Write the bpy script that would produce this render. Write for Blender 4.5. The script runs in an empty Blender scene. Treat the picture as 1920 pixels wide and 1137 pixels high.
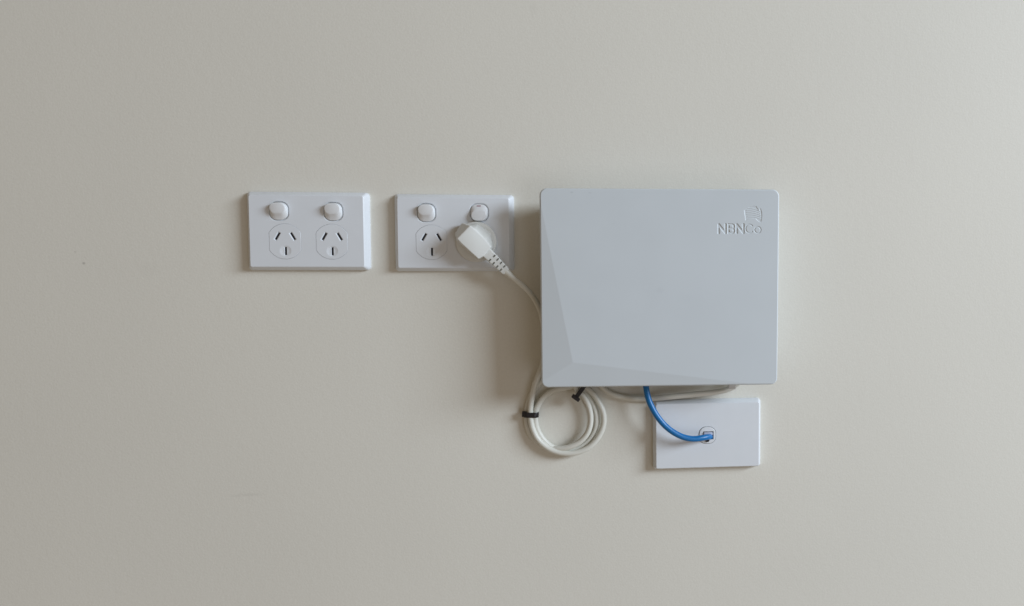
import bpy, bmesh, math
import numpy as np
from mathutils import Vector, Matrix
from mathutils.geometry import tessellate_polygon

# ------------------------------------------------------------------ camera
S = 0.00052                 # metres for one wall unit (all sizes below are in wall units, 0.52 mm)
sc = bpy.context.scene
COL = sc.collection
YAW, PITCH, ROLL = math.radians(-4.95843), math.radians(3.90210), math.radians(-0.01826)
F, PPX, PPY, DIST = 1500.0, 1200.0, 568.5, 1500.0

def rot_cv(a, b, c):
    ca, sa, cb, sb, cc, s_ = math.cos(a), math.sin(a), math.cos(b), math.sin(b), math.cos(c), math.sin(c)
    Ry = np.array([[ca, 0, sa], [0, 1, 0], [-sa, 0, ca]])
    Rx = np.array([[1, 0, 0], [0, cb, -sb], [0, sb, cb]])
    Rz = np.array([[cc, -s_, 0], [s_, cc, 0], [0, 0, 1]])
    return Rz @ Rx @ Ry
RC = rot_cv(YAW, PITCH, ROLL)
cam_d = bpy.data.cameras.new('camera')
cam = bpy.data.objects.new('camera', cam_d); COL.objects.link(cam)
def cv2b(v): return Vector((v[0], v[2], -v[1]))
r_, d_, f_ = cv2b(RC[0]), cv2b(RC[1]), cv2b(RC[2])
M3 = Matrix((r_, -d_, -f_)).transposed()
cam.matrix_world = Matrix.Translation((0, -DIST * S, 0)) @ M3.to_4x4()
cam_d.sensor_width = 36
cam_d.lens = F / 1920 * 36
cam_d.shift_x = (960 - PPX) / 1920
cam_d.shift_y = (PPY - 568.5) / 1920
cam_d.clip_start = 0.01; cam_d.clip_end = 50
sc.camera = cam

# ------------------------------------------------------------------ light
w = bpy.data.worlds.new('World'); sc.world = w; w.use_nodes = True
bg = w.node_tree.nodes['Background']
bg.inputs[1].default_value = 0.25
# the room's warm bounce light, a little stronger from the floor side than from the ceiling side
_n = w.node_tree.nodes; _l = w.node_tree.links
_tc = _n.new('ShaderNodeTexCoord'); _sx = _n.new('ShaderNodeSeparateXYZ'); _mr = _n.new('ShaderNodeMapRange'); _sc = _n.new('ShaderNodeVectorMath')
_mr.inputs[1].default_value = -0.8; _mr.inputs[2].default_value = 0.8; _mr.inputs[3].default_value = 1.12; _mr.inputs[4].default_value = 0.84
_sc.operation = 'SCALE'; _sc.inputs[0].default_value = (1.0, 0.79, 0.575)
_l.new(_tc.outputs['Generated'], _sx.inputs[0]); _l.new(_sx.outputs['Z'], _mr.inputs[0]); _l.new(_mr.outputs[0], _sc.inputs['Scale'])
_l.new(_sc.outputs[0], bg.inputs[0])

def area(name, loc, target, sx, sy, power, col):
    l = bpy.data.lights.new(name, 'AREA'); l.shape = 'RECTANGLE'; l.size = sx; l.size_y = sy
    l.energy = power; l.color = col
    o = bpy.data.objects.new(name, l); COL.objects.link(o)
    o.location = loc
    o.rotation_euler = (Vector(target) - Vector(loc)).to_track_quat('-Z', 'Y').to_euler()
    return o
area('window_light', (3.2, -1.92, 1.12), (0.5, 0, -0.7), 1.9, 1.0, 166, (0.765, 0.872, 1.0))
area('low_fill_light', (1.7, -3.3, -1.15), (0, 0, 0), 1.8, 1.6, 15, (0.80, 0.87, 1.0))  # added fill lamp for floor bounce, lifts the lower wall; no window there

sc.view_settings.view_transform = 'Standard'
sc.view_settings.look = 'None'
sc.view_settings.exposure = -0.09
sc.view_settings.gamma = 1
sc.view_settings.use_curve_mapping = False

# ------------------------------------------------------------------ materials
def mat(name, col, rough=0.45, bump=0.0, bscale=900, mott=0.0, mscale=30, spec=0.5, coat=0.0, trans=0.0):
    m = bpy.data.materials.new(name); m.use_nodes = True
    nt = m.node_tree; N = nt.nodes; L = nt.links
    b = N['Principled BSDF']
    b.inputs['Base Color'].default_value = (*col, 1)
    b.inputs['Roughness'].default_value = rough
    b.inputs['Specular IOR Level'].default_value = spec
    if trans: b.inputs['Transmission Weight'].default_value = trans
    if coat: b.inputs['Coat Weight'].default_value = coat
    tc = N.new('ShaderNodeTexCoord')
    if bump:
        n = N.new('ShaderNodeTexNoise'); n.inputs['Scale'].default_value = bscale; n.inputs['Detail'].default_value = 4
        bp = N.new('ShaderNodeBump'); bp.inputs['Strength'].default_value = bump; bp.inputs['Distance'].default_value = 0.0002
        L.new(tc.outputs['Object'], n.inputs['Vector']); L.new(n.outputs['Fac'], bp.inputs['Height'])
        L.new(bp.outputs['Normal'], b.inputs['Normal'])
    if mott:
        n2 = N.new('ShaderNodeTexNoise'); n2.inputs['Scale'].default_value = mscale; n2.inputs['Detail'].default_value = 5
        rp = N.new('ShaderNodeMapRange'); rp.inputs[1].default_value = 0.3; rp.inputs[2].default_value = 0.7
        rp.inputs[3].default_value = 1 - mott; rp.inputs[4].default_value = 1 + mott
        mx = N.new('ShaderNodeVectorMath'); mx.operation = 'SCALE'; mx.inputs[0].default_value = col
        L.new(tc.outputs['Object'], n2.inputs['Vector']); L.new(n2.outputs['Fac'], rp.inputs[0])
        L.new(rp.outputs[0], mx.inputs['Scale']); L.new(mx.outputs[0], b.inputs['Base Color'])
    return m

M_plate = mat('outlet_plastic', (0.715, 0.750, 0.785), 0.38, 0.05, 1500, 0.012, 60)
M_rock = mat('rocker_plastic', (0.75, 0.77, 0.785), 0.35)
M_box = mat('box_plastic', (0.600, 0.650, 0.680), 0.42, 0.10, 2200, 0.012, 25)
M_boxin = mat('box_rear_plastic', (0.5, 0.52, 0.53), 0.5)
M_cord = mat('cord_sheath', (0.67, 0.662, 0.595), 0.42, 0.04, 800, 0.02, 60)
M_plug = mat('plug_plastic', (0.69, 0.70, 0.67), 0.45, 0.05, 1200)
M_black = mat('tie_nylon', (0.012, 0.010, 0.012), 0.35)
M_blue = mat('blue_sheath', (0.0006, 0.150, 0.42), 0.34, 0.04, 700)
M_dark = mat('slot_interior', (0.012, 0.012, 0.018), 0.6)
M_clear = mat('clear_connector', (0.60, 0.63, 0.74), 0.2, spec=0.6)
M_red = mat('red_mark', (0.22, 0.008, 0.05), 0.5)

# ------------------------------------------------------------------ helpers
def at(px, py, d=0.0):
    """point of the photograph -> wall coordinates (u right, z up, distance off the wall)"""
    ray = RC.T @ np.array([(px - PPX) / F, (py - PPY) / F, 1.0])
    t = (DIST - d) / ray[2]
    return np.array([ray[0] * t, -ray[1] * t, d])

def W(p):                      # (u, z, depth) in wall units -> metres
    return (p[0] * S, -p[2] * S, p[1] * S)

def thing(name, label, cat, u, z, tilt=0.0, group=None):
    o = bpy.data.objects.new(name, None); COL.objects.link(o)
    o.empty_display_size = 0.02
    o.location = (u * S, 0, z * S); o.rotation_euler = (0, math.radians(tilt), 0)
    o['label'] = label; o['category'] = cat
    if group: o['group'] = group
    o['_o'] = (u, z, tilt)
    return o

def loc(th, p):                # wall coordinates -> the thing's own frame
    u, z, t = th['_o']; a = math.radians(t)
    x, y = p[0] - u, p[1] - z
    return np.array([x * math.cos(a) - y * math.sin(a), x * math.sin(a) + y * math.cos(a), p[2]])

def mesh(name, verts, faces, material, parent=None, smooth=35, bevel=0, label=None):
    me = bpy.data.meshes.new(name)
    me.from_pydata([W(v) for v in verts], [], [tuple(f) for f in faces])
    bm = bmesh.new(); bm.from_mesh(me)
    bmesh.ops.recalc_face_normals(bm, faces=bm.faces)
    if bevel:
        bmesh.ops.bevel(bm, geom=[e for e in bm.edges if len(e.link_faces) == 2 and e.calc_face_angle(0) > 0.35],
                        offset=bevel * S, segments=3, affect='EDGES', profile=0.6, clamp_overlap=True)
    bm.to_mesh(me); bm.free()
    return link(name, me, material, parent, smooth, label)

def flatten(me):
    for p in me.polygons:
        if p.normal.y < -0.9995: p.use_smooth = False

def link(name, me, material, parent=None, smooth=35, label=None):
    if material is not None and not me.materials: me.materials.append(material)
    if smooth:
        me.shade_smooth(); me.set_sharp_from_angle(angle=math.radians(smooth)); flatten(me)
    o = bpy.data.objects.new(name, me); COL.objects.link(o)
    if parent: o.parent = parent
    if label: o['label'] = label
    return o

def rrect(hw, hh, r, n=6, cx=0, cz=0):
    pts = []
    for sx, sz, a0 in ((1, 1, 0), (-1, 1, 90), (-1, -1, 180), (1, -1, 270)):
        for i in range(n + 1):
            a = math.radians(a0 + 90 * i / n)
            pts.append((cx + sx * (hw - r) + r * math.cos(a), cz + sz * (hh - r) + r * math.sin(a)))
    return pts

def loft(rings, cap0=True, cap1=True):
    """rings: lists of (x, z, d) of equal count"""
    n = len(rings[0]); V = [p for r in rings for p in r]; Fc = []
    for i in range(len(rings) - 1):
        for j in range(n):
            k = (j + 1) % n
            Fc.append((i * n + j, i * n + k, (i + 1) * n + k, (i + 1) * n + j))
    if cap0: Fc.append(tuple(range(n - 1, -1, -1)))
    if cap1: Fc.append(tuple(range((len(rings) - 1) * n, len(rings) * n)))
    return V, Fc

def ring(pts, d): return [(x, z, d) for x, z in pts]

def spline(pts, step=2.0):
    P = [np.array(p, float) for p in pts]
    P = [2 * P[0] - P[1]] + P + [2 * P[-1] - P[-2]]
    out = []
    for i in range(1, len(P) - 2):
        p0, p1, p2, p3 = P[i - 1:i + 3]
        t0 = 0; t1 = np.linalg.norm(p1 - p0) ** .5; t2 = t1 + np.linalg.norm(p2 - p1) ** .5; t3 = t2 + np.linalg.norm(p3 - p2) ** .5
        n = max(2, int(np.linalg.norm(p2 - p1) / step))
        for k in range(n):
            t = t1 + (t2 - t1) * k / n
            A1 = (t1 - t) / (t1 - t0) * p0 + (t - t0) / (t1 - t0) * p1
            A2 = (t2 - t) / (t2 - t1) * p1 + (t - t1) / (t2 - t1) * p2
            A3 = (t3 - t) / (t3 - t2) * p2 + (t - t2) / (t3 - t2) * p3
            B1 = (t2 - t) / (t2 - t0) * A1 + (t - t0) / (t2 - t0) * A2
            B2 = (t3 - t) / (t3 - t1) * A2 + (t - t1) / (t3 - t1) * A3
            out.append((t2 - t) / (t2 - t1) * B1 + (t - t1) / (t2 - t1) * B2)
    out.append(P[-2])
    # light smoothing pass
    out = np.array(out)
    for _ in range(6):
        o2 = out.copy(); o2[1:-1] = (out[:-2] + 2 * out[1:-1] + out[2:]) / 4; out = o2
    return out

def sweep(path, rad, n=14, flat=None):
    """tube along a path; rad number or list; flat=(a,b): half-width, half-thickness of a strap"""
    path = np.array(path); T = np.gradient(path, axis=0); T /= np.linalg.norm(T, axis=1)[:, None]
    up = np.array([0, 0, 1.0])
    rings = []
    U = np.cross(T[0], up); U /= np.linalg.norm(U)
    for i, p in enumerate(path):
        U = U - T[i] * U.dot(T[i]); U /= np.linalg.norm(U); Vv = np.cross(T[i], U)
        r = rad[i] if hasattr(rad, '__len__') else rad
        rg = []
        for k in range(n):
            a = 2 * math.pi * k / n
            rg.append(tuple(p + r * (U * math.cos(a) + Vv * math.sin(a))))
        rings.append(rg)
    return loft(rings)

def orient_box(c, e1, e2, h1, h2, d0, d1, taper=1.0):
    c = np.array(c[:2]); e1 = np.array(e1); e2 = np.array(e2)
    q = [c + e1 * h1 * a + e2 * h2 * b for a, b in ((1, 1), (-1, 1), (-1, -1), (1, -1))]
    q2 = [c + (p - c) * taper for p in q]
    return loft([[(*p, d0) for p in q], [(*p, d1) for p in q2]])

def boolean(o, cutters):
    for v, f in cutters:
        me = bpy.data.meshes.new('cut'); me.from_pydata([W(p) for p in v], [], f)
        bm = bmesh.new(); bm.from_mesh(me); bmesh.ops.recalc_face_normals(bm, faces=bm.faces); bm.to_mesh(me); bm.free()
        c = bpy.data.objects.new('cut', me); COL.objects.link(c)
        c.parent = o.parent
        m = o.modifiers.new('b', 'BOOLEAN'); m.operation = 'DIFFERENCE'; m.solver = 'EXACT'; m.object = c
        bpy.context.view_layer.update()
        ev = o.evaluated_get(bpy.context.evaluated_depsgraph_get())
        nm = bpy.data.meshes.new_from_object(ev)
        o.modifiers.clear(); old = o.data; o.data = nm; nm.name = o.name
        bpy.data.objects.remove(c); bpy.data.meshes.remove(me); bpy.data.meshes.remove(old)
    o.data.shade_smooth(); o.data.set_sharp_from_angle(angle=math.radians(30)); flatten(o.data)

# ------------------------------------------------------------------ wall
def build_wall():
    x0, x1, z0, z1 = -3600, 3000, -2300, 3000
    v = [(x0, z0, 0), (x1, z0, 0), (x1, z1, 0), (x0, z1, 0), (x0, z0, -60), (x1, z0, -60), (x1, z1, -60), (x0, z1, -60)]
    f = [(0, 1, 2, 3), (7, 6, 5, 4), (0, 4, 5, 1), (1, 5, 6, 2), (2, 6, 7, 3), (3, 7, 4, 0)]
    m = bpy.data.materials.new('painted_plaster'); m.use_nodes = True
    N = m.node_tree.nodes; L = m.node_tree.links; b = N['Principled BSDF']
    b.inputs['Roughness'].default_value = 0.62
    b.inputs['Specular IOR Level'].default_value = 0.35
    tc = N.new('ShaderNodeTexCoord')
    def noise(scale, detail=4, rough=0.5):
        n = N.new('ShaderNodeTexNoise'); n.inputs['Scale'].default_value = scale
        n.inputs['Detail'].default_value = detail; n.inputs['Roughness'].default_value = rough
        L.new(tc.outputs['Object'], n.inputs['Vector']); return n.outputs['Fac']
    def mrange(src, a, b_, c, d):
        r = N.new('ShaderNodeMapRange'); r.inputs[1].default_value = a; r.inputs[2].default_value = b_
        r.inputs[3].default_value = c; r.inputs[4].default_value = d; L.new(src, r.inputs[0]); return r.outputs[0]
    def math_(op, a, b_):
        q = N.new('ShaderNodeMath'); q.operation = op
        for i, s in enumerate((a, b_)):
            if isinstance(s, (int, float)): q.inputs[i].default_value = s
            else: L.new(s, q.inputs[i])
        return q.outputs[0]
    tone = math_('MULTIPLY', mrange(noise(4, 3), .3, .7, .982, 1.018), mrange(noise(450, 3, .7), .25, .75, .965, 1.035))
    # a little chip and faint scuffs in the paint, at their places on the wall
    def mark(px, py, rx, rz, strength, tint=None):
        p = at(px, py)
        mp = N.new('ShaderNodeMapping'); mp.vector_type = 'TEXTURE'
        mp.inputs['Location'].default_value = (p[0] * S, 0, p[1] * S)
        mp.inputs['Scale'].default_value = (rx * S, 1, rz * S)
        L.new(tc.outputs['Object'], mp.inputs['Vector'])
        ln = N.new('ShaderNodeVectorMath'); ln.operation = 'LENGTH'
        L.new(mp.outputs[0], ln.inputs[0])
        return mrange(ln.outputs['Value'], 0.25, 1.0, 1 - strength, 1.0)
    for a in ((157, 494, 3.6, 3.2, .32), (141, 473, 2.5, 2.5, .15), (466, 928, 34, 4, .06), (440, 931, 12, 2.5, .05), (280, 505, 25, 16, .02), (1000, 16, 10, 14, .03)):
        tone = math_('MULTIPLY', tone, mark(*a))
    sc_ = N.new('ShaderNodeVectorMath'); sc_.operation = 'SCALE'; sc_.inputs[0].default_value = (0.712, 0.693, 0.622)
    L.new(tone, sc_.inputs['Scale']); L.new(sc_.outputs[0], b.inputs['Base Color'])
    # roller stipple
    h = math_('ADD', noise(520, 4, .6), math_('MULTIPLY', noise(130, 3), 1.2))
    bp = N.new('ShaderNodeBump'); bp.inputs['Strength'].default_value = 0.22; bp.inputs['Distance'].default_value = 0.0004
    L.new(h, bp.inputs['Height']); L.new(bp.outputs['Normal'], b.inputs['Normal'])
    o = mesh('wall', v, f, m, smooth=0); o['kind'] = 'structure'
build_wall()

# ------------------------------------------------------------------ outlet plates
def plate_mesh(parent, hw, hh, depth=18, hb=8, vb=7.2, dx=0.6, dz=0.4, material=M_plate):
    # fractions of the sloping border: 1 at the wall, 0 at the front face
    prof = [(1, 0), (1, .30), (.97, .38), (.80, .52), (.42, .78), (.18, .93), (.07, .985), (0, 1)]
    rings = [ring(rrect(hw + hb * s, hh + vb * s, 2.6 + 4 * s, 6, dx * s, dz * s), d * depth) for s, d in prof]
    v, f = loft(rings)
    return mesh('faceplate', v, f, material, parent, smooth=28)

def insert_outline(cx, cz, R=31.5, hx=27.5, n=12, grow=0.0):
    R += grow; hx += grow
    a = math.acos(hx / R); pts = []
    for s0, s1 in ((a, math.pi - a), (math.pi + a, 2 * math.pi - a)):
        for i in range(n + 1):
            t = s0 + (s1 - s0) * i / n; pts.append((cx + R * math.cos(t), cz + R * math.sin(t)))
    return pts

def slot_quads(cx, cz, grow=0.0):
    out = []
    for dx, dz, ang in ((-13.3, 9.3, -30), (13.3, 9.3, 30), (0.4, -17.2, 0)):
        a = math.radians(ang); e2 = np.array((-math.sin(a), math.cos(a))); e1 = np.array((math.cos(a), math.sin(a)))
        c = np.array((cx + dx, cz + dz))
        out.append([tuple(c + e1 * (1.75 + grow) * p + e2 * (7.0 + grow) * q) for p, q in ((1, 1), (-1, 1), (-1, -1), (1, -1))])
    return out

def make_socket(parent, cx, cz, d=18.15):
    v, f = loft([ring(insert_outline(cx, cz), 15.5), ring(insert_outline(cx, cz), d - .4), ring(insert_outline(cx, cz, grow=-.5), d)])
    o = mesh('socket_insert', v, f, M_plate, parent, smooth=28)
    cut = []
    for k, q in enumerate(slot_quads(cx, cz)):
        g = slot_quads(cx, cz, 1.4)[k]; q2 = slot_quads(cx, cz, 1.9)[k]
        cut.append(loft([ring(q, 10), ring(q, d - 1.6), ring(g, d + .02), ring(q2, d + 1)]))
    # shallow finger dimple round the earth pin
    circ = lambda R, dd: [(cx + .4 + R * math.cos(t), cz - 17.0 + R * math.sin(t), dd) for t in np.linspace(0, 2 * math.pi, 33)[:-1]]
    cut.insert(0, loft([circ(5.0, d - 1.0), circ(7.0, d - .75), circ(9.3, d - .15), circ(10.4, d + .03), circ(10.6, d + 1)]))
    boolean(o, cut)
    for q in slot_quads(cx, cz, .2):
        v, f = loft([ring(q, 15.6), ring(q, 16.0)])
        s = mesh('slot', v, f, M_dark, o, smooth=0)
    return o

def make_switch(parent, cx, cz, on=False, d=18):
    base = lambda g, dd, ox=0, oz=0: ring(rrect(15.5 + g, 15.5 + g, 12.4 + g, 8, cx + ox, cz + oz), dd)
    s = -1 if on else 1
    def tilt(pts, k, c0):   # depth varies with height across the rocker
        return [(x, z, dd + k * (z - c0)) for x, z, dd in pts]
    pad = lambda hw, hh, r, oz, dd: tilt(ring(rrect(hw, hh, r, 8, cx, cz + oz * s), dd), .13 * s, cz + oz * s)
    rings = [base(0, 14.8), base(0, d - .6), tilt(base(-.1, d + 1.0), .03 * s, cz),
             pad(14.7, 12.4, 11.6, 2.3, d + 4.4), pad(13.8, 10.1, 9.8, 4.1, d + 7.6), pad(13.1, 9.2, 8.9, 4.6, d + 8.6), pad(12.1, 8.3, 8.0, 4.7, d + 9.0)]
    v, f = loft(rings)
    o = mesh('rocker_switch', v, f, M_rock, parent, smooth=27, label='rocker switch pressed on with a red mark showing' if on else None)
    if on:
        # short red bar on the sloping upper face: points on the slope
        hz0, hz1 = 10.0, 12.0
        def dep(z): # slope between ring (top edge) z=16.4,d+1.2 and z=10.8,d+4.5
            return d + .5 + (15.4 - z) * .434
        q = [(-3.6, 11.6), (3.6, 11.6), (3.6, 13.0), (-3.6, 13.0)]
        v, f = loft([[(cx + x - .5, cz + z, dep(z) - .6) for x, z in q], [(cx + x - .5, cz + z, dep(z) + .5) for x, z in q]])
        mesh('red_mark', v, f, M_red, o, smooth=0)
    return o

def outlet(label, u, z, tilt, hw, hh, sw, so):
    t = thing('double_power_outlet', label, 'power outlet', u, z, tilt, 'white double power outlets')
    fp = plate_mesh(t, hw, hh)
    cuts = []
    L_ = lambda px, py: loc(t, at(px, py, 18))
    sws = [(L_(x, y), on) for x, y, on in sw]; sos = [L_(x, y) for x, y in so]
    for c, _ in sws: cuts.append(loft([ring(rrect(16.8, 16.8, 13.2, 8, c[0], c[1]), 14.8), ring(rrect(16.8, 16.8, 13.2, 8, c[0], c[1]), 17.2), ring(rrect(18.1, 18.1, 14.2, 8, c[0], c[1]), 18.02), ring(rrect(19.1, 19.1, 14.8, 8, c[0], c[1]), 19)]))
    for c in sos: cuts.append(loft([ring(insert_outline(c[0], c[1], grow=.3), 15.5), ring(insert_outline(c[0], c[1], grow=.3), 24)]))
    boolean(fp, cuts)
    for c, on in sws: make_switch(t, c[0], c[1], on)
    for c in sos: make_socket(t, c[0], c[1])
    return t

out1 = outlet('empty white double power outlet at the far left, both switches off', -469.4, 30.6, 0.18, 98.5, 62.9,
       [(523.0, 396.0, False), (625.0, 397.2, False)], [(534.6, 453.0), (622.3, 453.6)])
out2 = outlet('white double power outlet beside the grey box, with the plug in its right socket', -211.1, 27.9, 0.17, 99.1, 62.7,
       [(799.6, 399.2, False), (898.6, 399.4, True)], [(809.0, 454.6), (896.6, 455.0)])

# ------------------------------------------------------------------ grey utility box
BU, BZ, BT = 159.8, -70.9, -0.05
box = thing('equipment_box', 'large flat pale grey plastic equipment box with recessed lettering, fixed to the wall', 'equipment box', BU, BZ, BT)
D0 = 90.0
HW, HH = 212.8, 175.9
P_ = loc(box, at(1074, 680, D0)); T1 = loc(box, at(1011.5, 371, D0)); T2 = loc(box, at(1428, 722.5, D0))
BL = (-HW, -HH); DROP = 6.0
def side(p, a, b):  # signed distance from line a-b
    ab = np.array(b[:2]) - np.array(a[:2]); n = np.array((-ab[1], ab[0])) / np.linalg.norm(ab)
    return (np.array(p[:2]) - np.array(a[:2])).dot(n)
kL = DROP / side(BL, T1, P_); kB = 1.2 * DROP / side(BL, P_, T2)
def dep(x, z): return D0 - max(0.0, kL * side((x, z), T1, P_), kB * side((x, z), P_, T2))

def build_cover():
    R = 12.5
    def outline(off, dd):
        pts = rrect(HW + off, HH + off, R + off, 10)
        return [(x, z, dep(x, z) + dd) for x, z in pts]
    rf = outline(-2.6, 0)
    rings = [outline(-9, -40), outline(-6, -40), outline(-1.0, -14), outline(0, -4.5), outline(-.25, -2.6), outline(-.9, -1.1), outline(-1.8, -.25), rf]
    v, f = loft(rings, True, False)
    v = list(v); n = len(rf); base = (len(rings) - 1) * n
    # split the front outline in regions by facet
    reg = []
    for x, z, _ in rf:
        l = kL * side((x, z), T1, P_); b = kB * side((x, z), P_, T2)
        reg.append(0 if max(l, b) <= 0 else (1 if l >= b else 2))
    # insert crossing vertices by snapping: move through outline and fan from P
    ip = len(v); v.append((P_[0], P_[1], D0))
    idx = {0: [], 1: [], 2: []}
    for j in range(n):
        k = (j + 1) % n; a, b = reg[j], reg[k]
        if a != 0 and b != 0: f.append((base + j, base + k, ip))
        elif a != b: f.append((base + j, base + k, ip)) if False else idx.setdefault('x', []).append((j, k))
    # order region-0 vertices around
    start = next(j for j in range(n) if reg[j] == 0 and reg[j - 1] != 0)
    r0 = []; j = start
    while reg[j] == 0: r0.append(j); j = (j + 1) % n
    # crossing points
    def cross(j, k):
        p, q = np.array(rf[j]), np.array(rf[k]); lo, hi = 0.0, 1.0
        for _ in range(40):
            m = (lo + hi) / 2; r = p + (q - p) * m
            inside = max(kL * side(r, T1, P_), kB * side(r, P_, T2)) <= 0
            if inside: lo = m
            else: hi = m
        r = p + (q - p) * lo; return (r[0], r[1], D0)
    first, last = r0[0], r0[-1]
    jprev = (first - 1) % n; jnext = (last + 1) % n
    ca = len(v); v.append(cross(first, jprev)); cb = len(v); v.append(cross(last, jnext))
    f.append((base + jprev, ca, ip)); f.append((base + jnext, ip, cb))
    # the loft side faces next to these keep a straight edge; close the hairline with the same straight edge
    f.append((base + jprev, base + first, ca)) ; f.append((base + last, base + jnext, cb))
    poly_i = [ca] + [base + j for j in r0] + [cb, ip]
    # hole for the recessed lettering panels
    hx0, hx1, hz0, hz1 = LOGO
    hi = len(v); hole = [(hx0, hz0, D0), (hx0, hz1, D0), (hx1, hz1, D0), (hx1, hz0, D0)]
    v += hole
    allidx = poly_i + [hi, hi + 1, hi + 2, hi + 3]
    tess = tessellate_polygon([[Vector((v[i][0], v[i][1], 0)) for i in poly_i], [Vector((p[0], p[1], 0)) for p in hole]])
    for t in tess: f.append(tuple(allidx[i] for i in t))
    return v, f

# lettering region in the box's frame
la = loc(box, at(1338, 447, D0)); lb = loc(box, at(1436, 380, D0)); lm = loc(box, at(1388, 418.2, D0))
LOGO = (la[0], lb[0], la[1], lb[1])
def cover_marks():
    N = M_box.node_tree.nodes; L = M_box.node_tree.links; b = N['Principled BSDF']
    src = b.inputs['Base Color'].links[0].from_socket
    tc = N.new('ShaderNodeTexCoord')
    for px, py, rx, rz, k in ((1237, 545, 10, 7, .035), (1072, 361, 4, 2, .12), (1106, 362, 5, 1.6, .08), (1290, 560, 26, 10, .012), (1150, 420, 3, 2, .03), (1330, 640, 2.5, 2, .05), (1215, 452, 40, 1.5, .012)):
        p = loc(box, at(px, py, D0))
        mp = N.new('ShaderNodeMapping'); mp.vector_type = 'TEXTURE'
        mp.inputs['Location'].default_value = (p[0] * S, -D0 * S, p[1] * S); mp.inputs['Scale'].default_value = (rx * S, 1, rz * S)
        ln = N.new('ShaderNodeVectorMath'); ln.operation = 'LENGTH'
        mr = N.new('ShaderNodeMapRange'); mr.inputs[1].default_value = .2; mr.inputs[2].default_value = 1; mr.inputs[3].default_value = 1 - k; mr.inputs[4].default_value = 1
        sc2 = N.new('ShaderNodeVectorMath'); sc2.operation = 'SCALE'
        L.new(tc.outputs['Object'], mp.inputs['Vector']); L.new(mp.outputs[0], ln.inputs[0]); L.new(ln.outputs['Value'], mr.inputs[0])
        L.new(src, sc2.inputs[0]); L.new(mr.outputs[0], sc2.inputs['Scale']); src = sc2.outputs[0]
    L.new(src, b.inputs['Base Color'])
    # uneven sheen of handled plastic
    n = N.new('ShaderNodeTexNoise'); n.inputs['Scale'].default_value = 14; n.inputs['Detail'].default_value = 6
    mr = N.new('ShaderNodeMapRange'); mr.inputs[1].default_value = .3; mr.inputs[2].default_value = .7; mr.inputs[3].default_value = .34; mr.inputs[4].default_value = .52
    L.new(tc.outputs['Object'], n.inputs['Vector']); L.new(n.outputs['Fac'], mr.inputs[0]); L.new(mr.outputs[0], b.inputs['Roughness'])
cover_marks()
v, f = build_cover()
cover = mesh('cover', v, f, M_box, box, smooth=0)
cover.data.shade_smooth(); cover.data.set_sharp_from_angle(angle=math.radians(30))
# facet edges must stay crisp although they are shallow
bm = bmesh.new(); bm.from_mesh(cover.data)
for e in bm.edges:
    if len(e.link_faces) == 2 and e.calc_face_angle(0) > math.radians(.6):
        c = (e.verts[0].co + e.verts[1].co) / 2
        if -c.y / S > D0 - DROP - .05 and abs(c.x / S) < HW - 2.9 and abs(c.z / S) < HH - 2.7: e.smooth = False
bmesh.ops.dissolve_degenerate(bm, dist=1e-7, edges=bm.edges)
bm.to_mesh(cover.data); bm.free()
# front faces flat
for p in cover.data.polygons:
    c = p.center
    if -p.normal.y > 0.98: p.use_smooth = False

def lp(px, py):
    p = loc(box, at(px, py, D0)); return (p[0], p[1])
def segd(X, Z, a, b):
    ax, az = a; bx, bz = b; dx, dz = bx - ax, bz - az
    t = np.clip(((X - ax) * dx + (Z - az) * dz) / (dx * dx + dz * dz + 1e-9), 0, 1)
    return np.hypot(X - ax - t * dx, Z - az - t * dz)
def panel(name, x0, x1, z0, z1, strokes, recess_poly, label, step=0.33, depth=1.5):
    nx = int((x1 - x0) / step); nz = int((z1 - z0) / step)
    X, Z = np.meshgrid(np.linspace(x0, x1, nx), np.linspace(z0, z1, nz))
    H = np.zeros_like(X)
    ss = lambda t: np.clip(t, 0, 1) ** 2 * (3 - 2 * np.clip(t, 0, 1))
    if recess_poly:
        pts = recess_poly; inside = np.zeros(X.shape, bool); dist = np.full(X.shape, 1e9)
        for i in range(len(pts)):
            a, b = pts[i], pts[(i + 1) % len(pts)]
            dist = np.minimum(dist, segd(X, Z, a, b))
            c = ((a[1] > Z) != (b[1] > Z)) & (X < (b[0] - a[0]) * (Z - a[1]) / (b[1] - a[1] + 1e-12) + a[0])
            inside ^= c
        sd = np.where(inside, dist, -dist)
        H -= depth * ss((sd + .2) / 1.3)
        for line, wd, hgt in strokes:
            dd = np.full(X.shape, 1e9)
            for a, b in zip(line[:-1], line[1:]): dd = np.minimum(dd, segd(X, Z, a, b))
            H += hgt * ss((wd - dd) / .9) * (sd > .3)
        H = np.minimum(H, 0)
    else:
        for line, wd, hgt in strokes:
            dd = np.full(X.shape, 1e9)
            for a, b in zip(line[:-1], line[1:]): dd = np.minimum(dd, segd(X, Z, a, b))
            H = np.minimum(H, -hgt * ss((wd + .65 - dd) / 1.3))
    V = [(X[j, i], Z[j, i], D0 + H[j, i]) for j in range(nz) for i in range(nx)]
    Fc = [(j * nx + i, j * nx + i + 1, (j + 1) * nx + i + 1, (j + 1) * nx + i) for j in range(nz - 1) for i in range(nx - 1)]
    o = mesh(name, V, Fc, M_box, box, smooth=0, label=label)
    me = o.data
    if me.polygons[0].normal.y > 0: me.flip_normals()
    me.shade_smooth()
    return o

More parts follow.
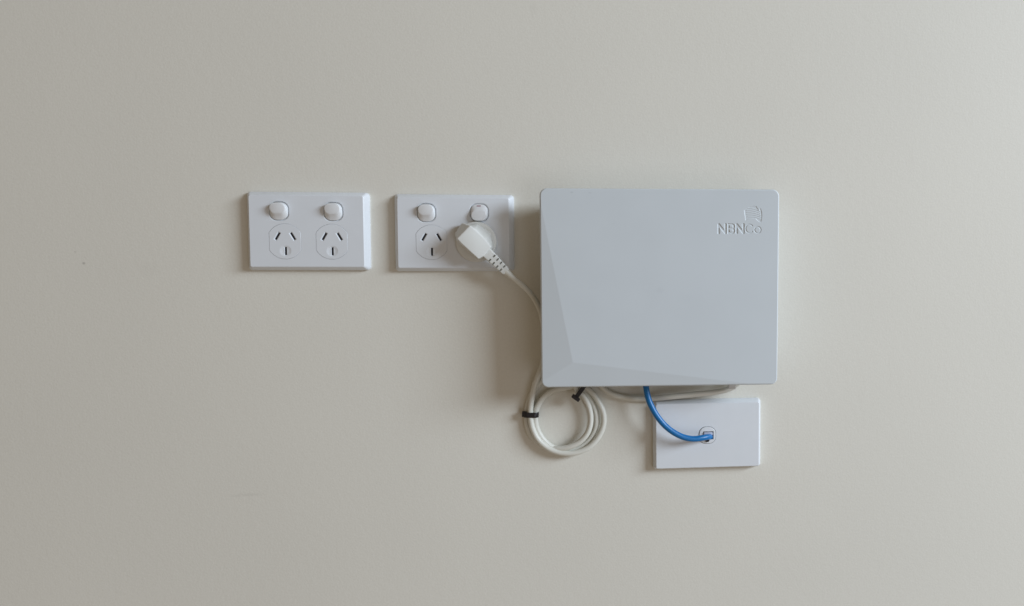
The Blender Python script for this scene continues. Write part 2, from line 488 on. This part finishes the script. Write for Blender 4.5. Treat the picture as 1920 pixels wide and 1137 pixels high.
x0, x1, z0, z1 = LOGO; zm = lm[1]
def letters():
    st = []
    # letter box: N 1346-1361, B 1363.5-1377.5, N 1379.5-1395.5, C 1397-1411, o 1412.5-1426 ; y 420-437
    yt, yb = 421.2, 437.0; w = 1.85
    def N(a, b): return [([lp(a, yb), lp(a, yt)], w, 1.15), ([lp(a, yt), lp(b, yb)], w, 1.15), ([lp(b, yb), lp(b, yt)], w, 1.15)]
    st += N(1347.6, 1360.2)
    a, b, m = 1366.0, 1376.2, (yt + yb) / 2
    st.append(([lp(a, yb), lp(a, yt)], w, 1.15))
    for s0, s1 in ((yt, m), (m, yb)):
        r = (s1 - s0) / 2; arc = [lp(a, s0)] + [lp(b - r + r * math.cos(t), (s0 + s1) / 2 + r * math.sin(t)) for t in np.linspace(-math.pi / 2, math.pi / 2, 9)] + [lp(a, s1)]
        st.append((arc, w * .8, 1.05))
    st += N(1381.4, 1393.8)
    st.append(([lp(1405.2 + 7.2 * math.cos(t), m + 7.9 * math.sin(t)) for t in np.linspace(.75, 2 * math.pi - .75, 24)], .8, .9))
    st.append(([lp(1420.6 + 5.8 * math.cos(t), 431.3 + 5.9 * math.sin(t)) for t in np.linspace(0, 2 * math.pi, 28)], .85, .9))
    return st
panel('lettering', x0, x1, z0, zm, letters(), None, 'recessed capital lettering moulded into the grey cover')
emb_poly = [lp(*p) for p in ((1395, 394.5), (1400, 391), (1405, 388), (1412, 386.3), (1418, 386.5), (1420.5, 391), (1423.5, 395.5), (1424.6, 391), (1426.5, 390.6), (1428.6, 398), (1429, 405), (1428.2, 412), (1427, 417.8), (1423, 416.4), (1419.5, 413.8), (1417, 410.5), (1410, 410.2), (1404, 411), (1397.8, 414))]
rid = []
for k, (yl, yr) in enumerate(((390.5, 396), (394.5, 400), (398.5, 403.5), (402.5, 407), (406.5, 410.5))):
    rid.append(([lp(1399.5 + 1.2 * k * .4 + (27 - .8) * t * .97, yl + (yr - yl) * (t ** 1.7) - .6 * math.sin(math.pi * t)) for t in np.linspace(0, 1, 9)], 1.15, .36))
panel('emblem', x0, x1, zm, z1, rid, emb_poly, 'small striped emblem recessed above the lettering', depth=.62)

# rear body of the box, set in from the cover's edges, and a small clip at its lower edge
v, f = loft([ring(rrect(184, 152, 8, 4, 18, 14), 0), ring(rrect(184, 152, 8, 4, 18, 14), 55)])
mesh('rear_body', v, f, M_boxin, box, smooth=30)
c = loc(box, at(1372, 727.5, 40))
v, f = orient_box((c[0], c[1] + 6), (1, 0), (0, 1), 6.5, 8, 30, 46)
mesh('clip', v, f, M_rock, box, bevel=1.0)

# ------------------------------------------------------------------ power cord
pc = at(896.6, 455, 18)
cord = thing('power_cord', 'off-white power cord with angled plug, running behind the box into a tied coil', 'power cord', pc[0], pc[1])
A = lambda px, py, d: loc(cord, at(px, py, d))
def ell(cx, cy, r, d, n=40): return [tuple(A(cx, cy, d) + np.array([r * math.cos(t), r * math.sin(t), 0])) for t in np.linspace(0, 2 * math.pi, n + 1)[:-1]]
v, f = loft([ell(893, 454, 35.5, 18.3), ell(893, 454, 37, 19.0), ell(892.8, 454, 37, 22.5), ell(892.8, 454, 36, 24), ell(892.8, 454, 33, 24.6)])
mesh('plug_base', v, f, M_plug, cord, smooth=40)
base_p = [(866, 421), (895, 418.5), (921, 436), (926.5, 463), (911, 482.5), (897, 488.5), (860, 456), (856.5, 440)]
mid_p = [(866, 418.5), (894, 421.5), (918.5, 441), (925, 465), (911.5, 481), (897.5, 488), (856, 453), (852.8, 438)]
top_p = [(881.5, 423), (892, 431.5), (910.5, 449.5), (921.5, 463.5), (908, 479.5), (897, 486), (865, 457), (856.5, 448)]
td = [60, 57, 54, 54, 57, 59, 61, 61.5]
v, f = loft([[tuple(A(x, y, 22)) for x, y in base_p], [tuple(A(x, y, 33)) for x, y in mid_p], [tuple(A(x, y, k)) for (x, y), k in zip(top_p, td)]])
mesh('plug_body', v, f, M_plug, cord, smooth=34, bevel=1.9)
# strain relief with its row of slots
rp0, rp1 = A(911, 472, 46), A(948.5, 509, 40)
ax = rp1 - rp0; Ln = np.linalg.norm(ax); ax /= Ln; sd_ = np.cross(ax, (0, 0, 1.0)); sd_ /= np.linalg.norm(sd_); nn = np.cross(sd_, ax)
def sect(t, a, b, r=.35, n=4):
    c = rp0 + ax * t
    q = rrect(a, b, min(a, b) * r, n)
    return [tuple(c + sd_ * x + nn * y) for x, y in q]
wid = lambda t: 10.2 - 2.6 * t / Ln
v, f = loft([sect(-9, 9.6, 6.5), sect(-6, 10.0, 7.2), sect(10, 9.6, 7.2), sect(Ln - 1, 7.6, 5.9), sect(Ln + 1.2, 6.6, 5.2)])
sr = mesh('strain_relief', v, f, M_plug, cord, smooth=35)
cuts = []
for i in range(4):
    t = 15.5 + i * 8.6; wv = wid(t)
    for sg in (-1, 1):
        q = []
        for x, y in rrect(2.9, 1.4, .5, 2):
            q.append(rp0 + ax * (t + y) + sd_ * (sg * (wv * .56) + x))
        cuts.append(loft([[tuple(p + nn * k) for p in q] for k in ((1.2, 12) if nn[2] > 0 else (-1.2, -12))]))
boolean(sr, cuts)
pth = [(945, 505.5, 40), (955, 515, 39), (970, 527.5, 36), (987, 542, 30), (1001, 559, 24), (1012, 580, 19), (1019, 610, 16), (1022, 650, 14), (1018, 682, 14), (1010, 703, 14),
       (1002, 725, 14), (996.5, 750, 14), (994.3, 777, 14), (997.5, 800, 15), (1008, 823, 15), (1028, 841, 15), (1052, 849.5, 15), (1078, 849.5, 15), (1102, 840, 14), (1121, 821, 13), (1131.5, 797, 12), (1131, 774, 12), (1121, 752, 12), (1108, 735, 12), (1088, 723, 11),
       (1062, 727, 10), (1038, 732, 10), (1019, 745, 9.5), (1006.5, 765, 9.5), (1003.5, 780, 10), (1005.5, 800, 10), (1015, 820, 9), (1032, 836.5, 8), (1055, 845.5, 7), (1080, 842.5, 6.5), (1102, 828, 6), (1116, 806, 6), (1118.5, 783, 6), (1111.5, 757, 6), (1098, 737, 6), (1080, 719, 6),
       (1055, 708, 6), (1030, 706, 6), (1008, 722, 5.5), (993, 750, 5), (987.5, 777, 5), (989, 800, 5), (1000, 823, 5), (1022, 838, 5), (1045, 842, 12), (1066, 839, 15), (1088, 828, 16), (1102, 811, 17), (1107.5, 790, 17), (1105, 766, 17), (1095, 744, 18), (1080, 728, 18), (1075, 712, 16),
       (1095, 703, 12), (1118, 715, 9), (1135, 732, 8), (1155, 742, 8), (1185, 747.5, 8), (1220, 747.5, 12), (1255, 744.5, 24), (1300, 740, 24), (1345, 735, 21), (1368, 729, 18), (1385, 718, 16), (1395, 703, 15)]
p = spline([A(*q) for q in pth], 1.6)
# a hand-coiled cable is never perfectly regular
rad = np.full(len(p), 5.4)
taper = np.linspace(0, 1, 16)
rad[:16] = 6.6 - 1.6 * taper; rad[16:60] = np.linspace(5.0, 5.4, 44)
v, f = sweep(p, rad, 16)
mesh('cable', v, f, M_cord, cord, smooth=80)

# ------------------------------------------------------------------ cable ties
g = 'black cable ties'
c0 = at(993.5, 777, 9)
t1 = thing('cable_tie', 'black cable tie round the left side of the coil of cord', 'cable tie', c0[0], c0[1], 0, g)
def band(th, cx, cy, d, hw, hd, wz, ang, mname='strap'):
    c = loc(th, at(cx, cy, d)); a = math.radians(ang)
    e1 = np.array([math.cos(a), math.sin(a), 0]); e2 = np.array([-math.sin(a), math.cos(a), 0])
    def rg(o, k): return [tuple(c + e1 * x + e2 * k + np.array([0, 0, y])) for x, y in rrect(hw + o, hd + o, min(hw, hd) * .75 + o, 6)]
    v, f = loft([rg(0, -wz), rg(1.0, -wz), rg(1.4, -wz * .6), rg(1.4, wz * .6), rg(1.0, wz), rg(0, wz), rg(0, -wz)], False, False)
    return mesh(mname, v, f, M_black, th, smooth=50)
band(t1, 995.8, 777, 10, 13.2, 9.2, 4.7, -1.5)
c = loc(t1, at(983, 777, 14)); v, f = orient_box((c[0], c[1]), (1, -.05), (.05, 1), 4.2, 4.9, 5, 17)
mesh('head', v, f, M_black, t1, bevel=1.2)
c0 = at(1083, 741, 18)
t2 = thing('cable_tie', 'black cable tie with its head sticking out just under the grey box', 'cable tie', c0[0], c0[1], 0, g)
pa, pb = loc(t2, at(1100, 718, 25)), loc(t2, at(1079.5, 746.5, 28))
ax2 = (pb - pa); l2 = np.linalg.norm(ax2[:2]); e1 = ax2[:2] / l2; e2 = np.array((-e1[1], e1[0]))
mid = (pa + pb) / 2
v, f = orient_box(mid, e1, e2, l2 / 2, 3.9, 24.5, 29); mesh('strap', v, f, M_black, t2, bevel=.8)
v, f = orient_box(pb, e1, e2, 3.3, 8.0, 22.5, 33); mesh('head', v, f, M_black, t2, bevel=1.2)
band(t2, 1103, 713, 12, 15, 11.5, 3.4, 35, 'loop')

# ------------------------------------------------------------------ data outlet and blue cable
dt = thing('data_outlet', 'white data outlet plate below the grey box with one network socket', 'data outlet', 257.8, -354.1, -0.30)
fp = plate_mesh(dt, 98.3, 61.2, 18, 5.6, 5.2, 0.3, 0.6)
jc = loc(dt, at(1326.3, 816.3, 18))
boolean(fp, [loft([ring(rrect(16.6, 16.6, 13.5, 8, jc[0], jc[1]), 5), ring(rrect(16.6, 16.6, 13.5, 8, jc[0], jc[1]), 24)])])
v, f = loft([ring(rrect(15.7, 15.7, 12.8, 8, jc[0], jc[1]), 5), ring(rrect(15.7, 15.7, 12.8, 8, jc[0], jc[1]), 18.6), ring(rrect(15.0, 15.0, 12.3, 8, jc[0], jc[1]), 19.2)])
jk = mesh('jack_insert', v, f, M_rock, dt, smooth=30)
pc2 = loc(dt, at(1328.0, 816.4, 18))
q = [(pc2[0] + x, pc2[1] + z) for x, z in ((-10, 7.6), (-10, -7.8), (-4.5, -7.8), (-4.5, -11.6), (2, -11.6), (2, -7.8), (10, -7.8), (10, 7.6))]
boolean(jk, [loft([ring(q, 7), ring(q, 26)])])
q2 = [(pc2[0] + (x - pc2[0]) * 1.02, pc2[1] + (z - pc2[1]) * 1.02) for x, z in q]
v, f = loft([ring(q2, 6.5), ring(q2, 9)]); mesh('port', v, f, M_dark, jk, smooth=0)

net = thing('network_cable', 'blue network cable curving from under the grey box into the data outlet', 'network cable', pc2[0] + 257.8, pc2[1] - 354.1)
A = lambda px, py, d: loc(net, at(px, py, d))
bp_ = [(1206, 690, 30), (1209, 710, 34), (1211.5, 727, 38), (1215, 746, 41), (1222.3, 764, 43), (1233, 782, 44), (1247, 798.5, 44), (1264.5, 812, 44), (1283, 820.5, 43), (1301, 823.3, 41), (1315, 821.6, 38), (1325, 819.8, 33), (1330, 819.4, 26), (1331, 819.4, 20)]
p = spline([A(*q) for q in bp_], 1.5)
v, f = sweep(p, 5.6, 16); mesh('cable', v, f, M_blue, net, smooth=80)
cc = A(1328.0, 813.6, 20)
v, f = orient_box(cc, (1, 0), (0, 1), 8.2, 2.6, 10, 21.5); con = mesh('connector', v, f, M_clear, net, bevel=.8)
cc = A(1329.5, 819.8, 24)
v, f = orient_box(cc, (1, 0), (0, 1), 6.8, 3.4, 12, 30, .8); mesh('boot', v, f, M_blue, net, bevel=1.5)
cc = A(1326.0, 827.4, 22)
v, f = orient_box(cc, (1, 0), (0, 1), 2.6, 2.0, 12, 22); mesh('latch', v, f, M_dark, con, bevel=.5)

for o in list(bpy.data.objects):
    if '_o' in o: del o['_o']
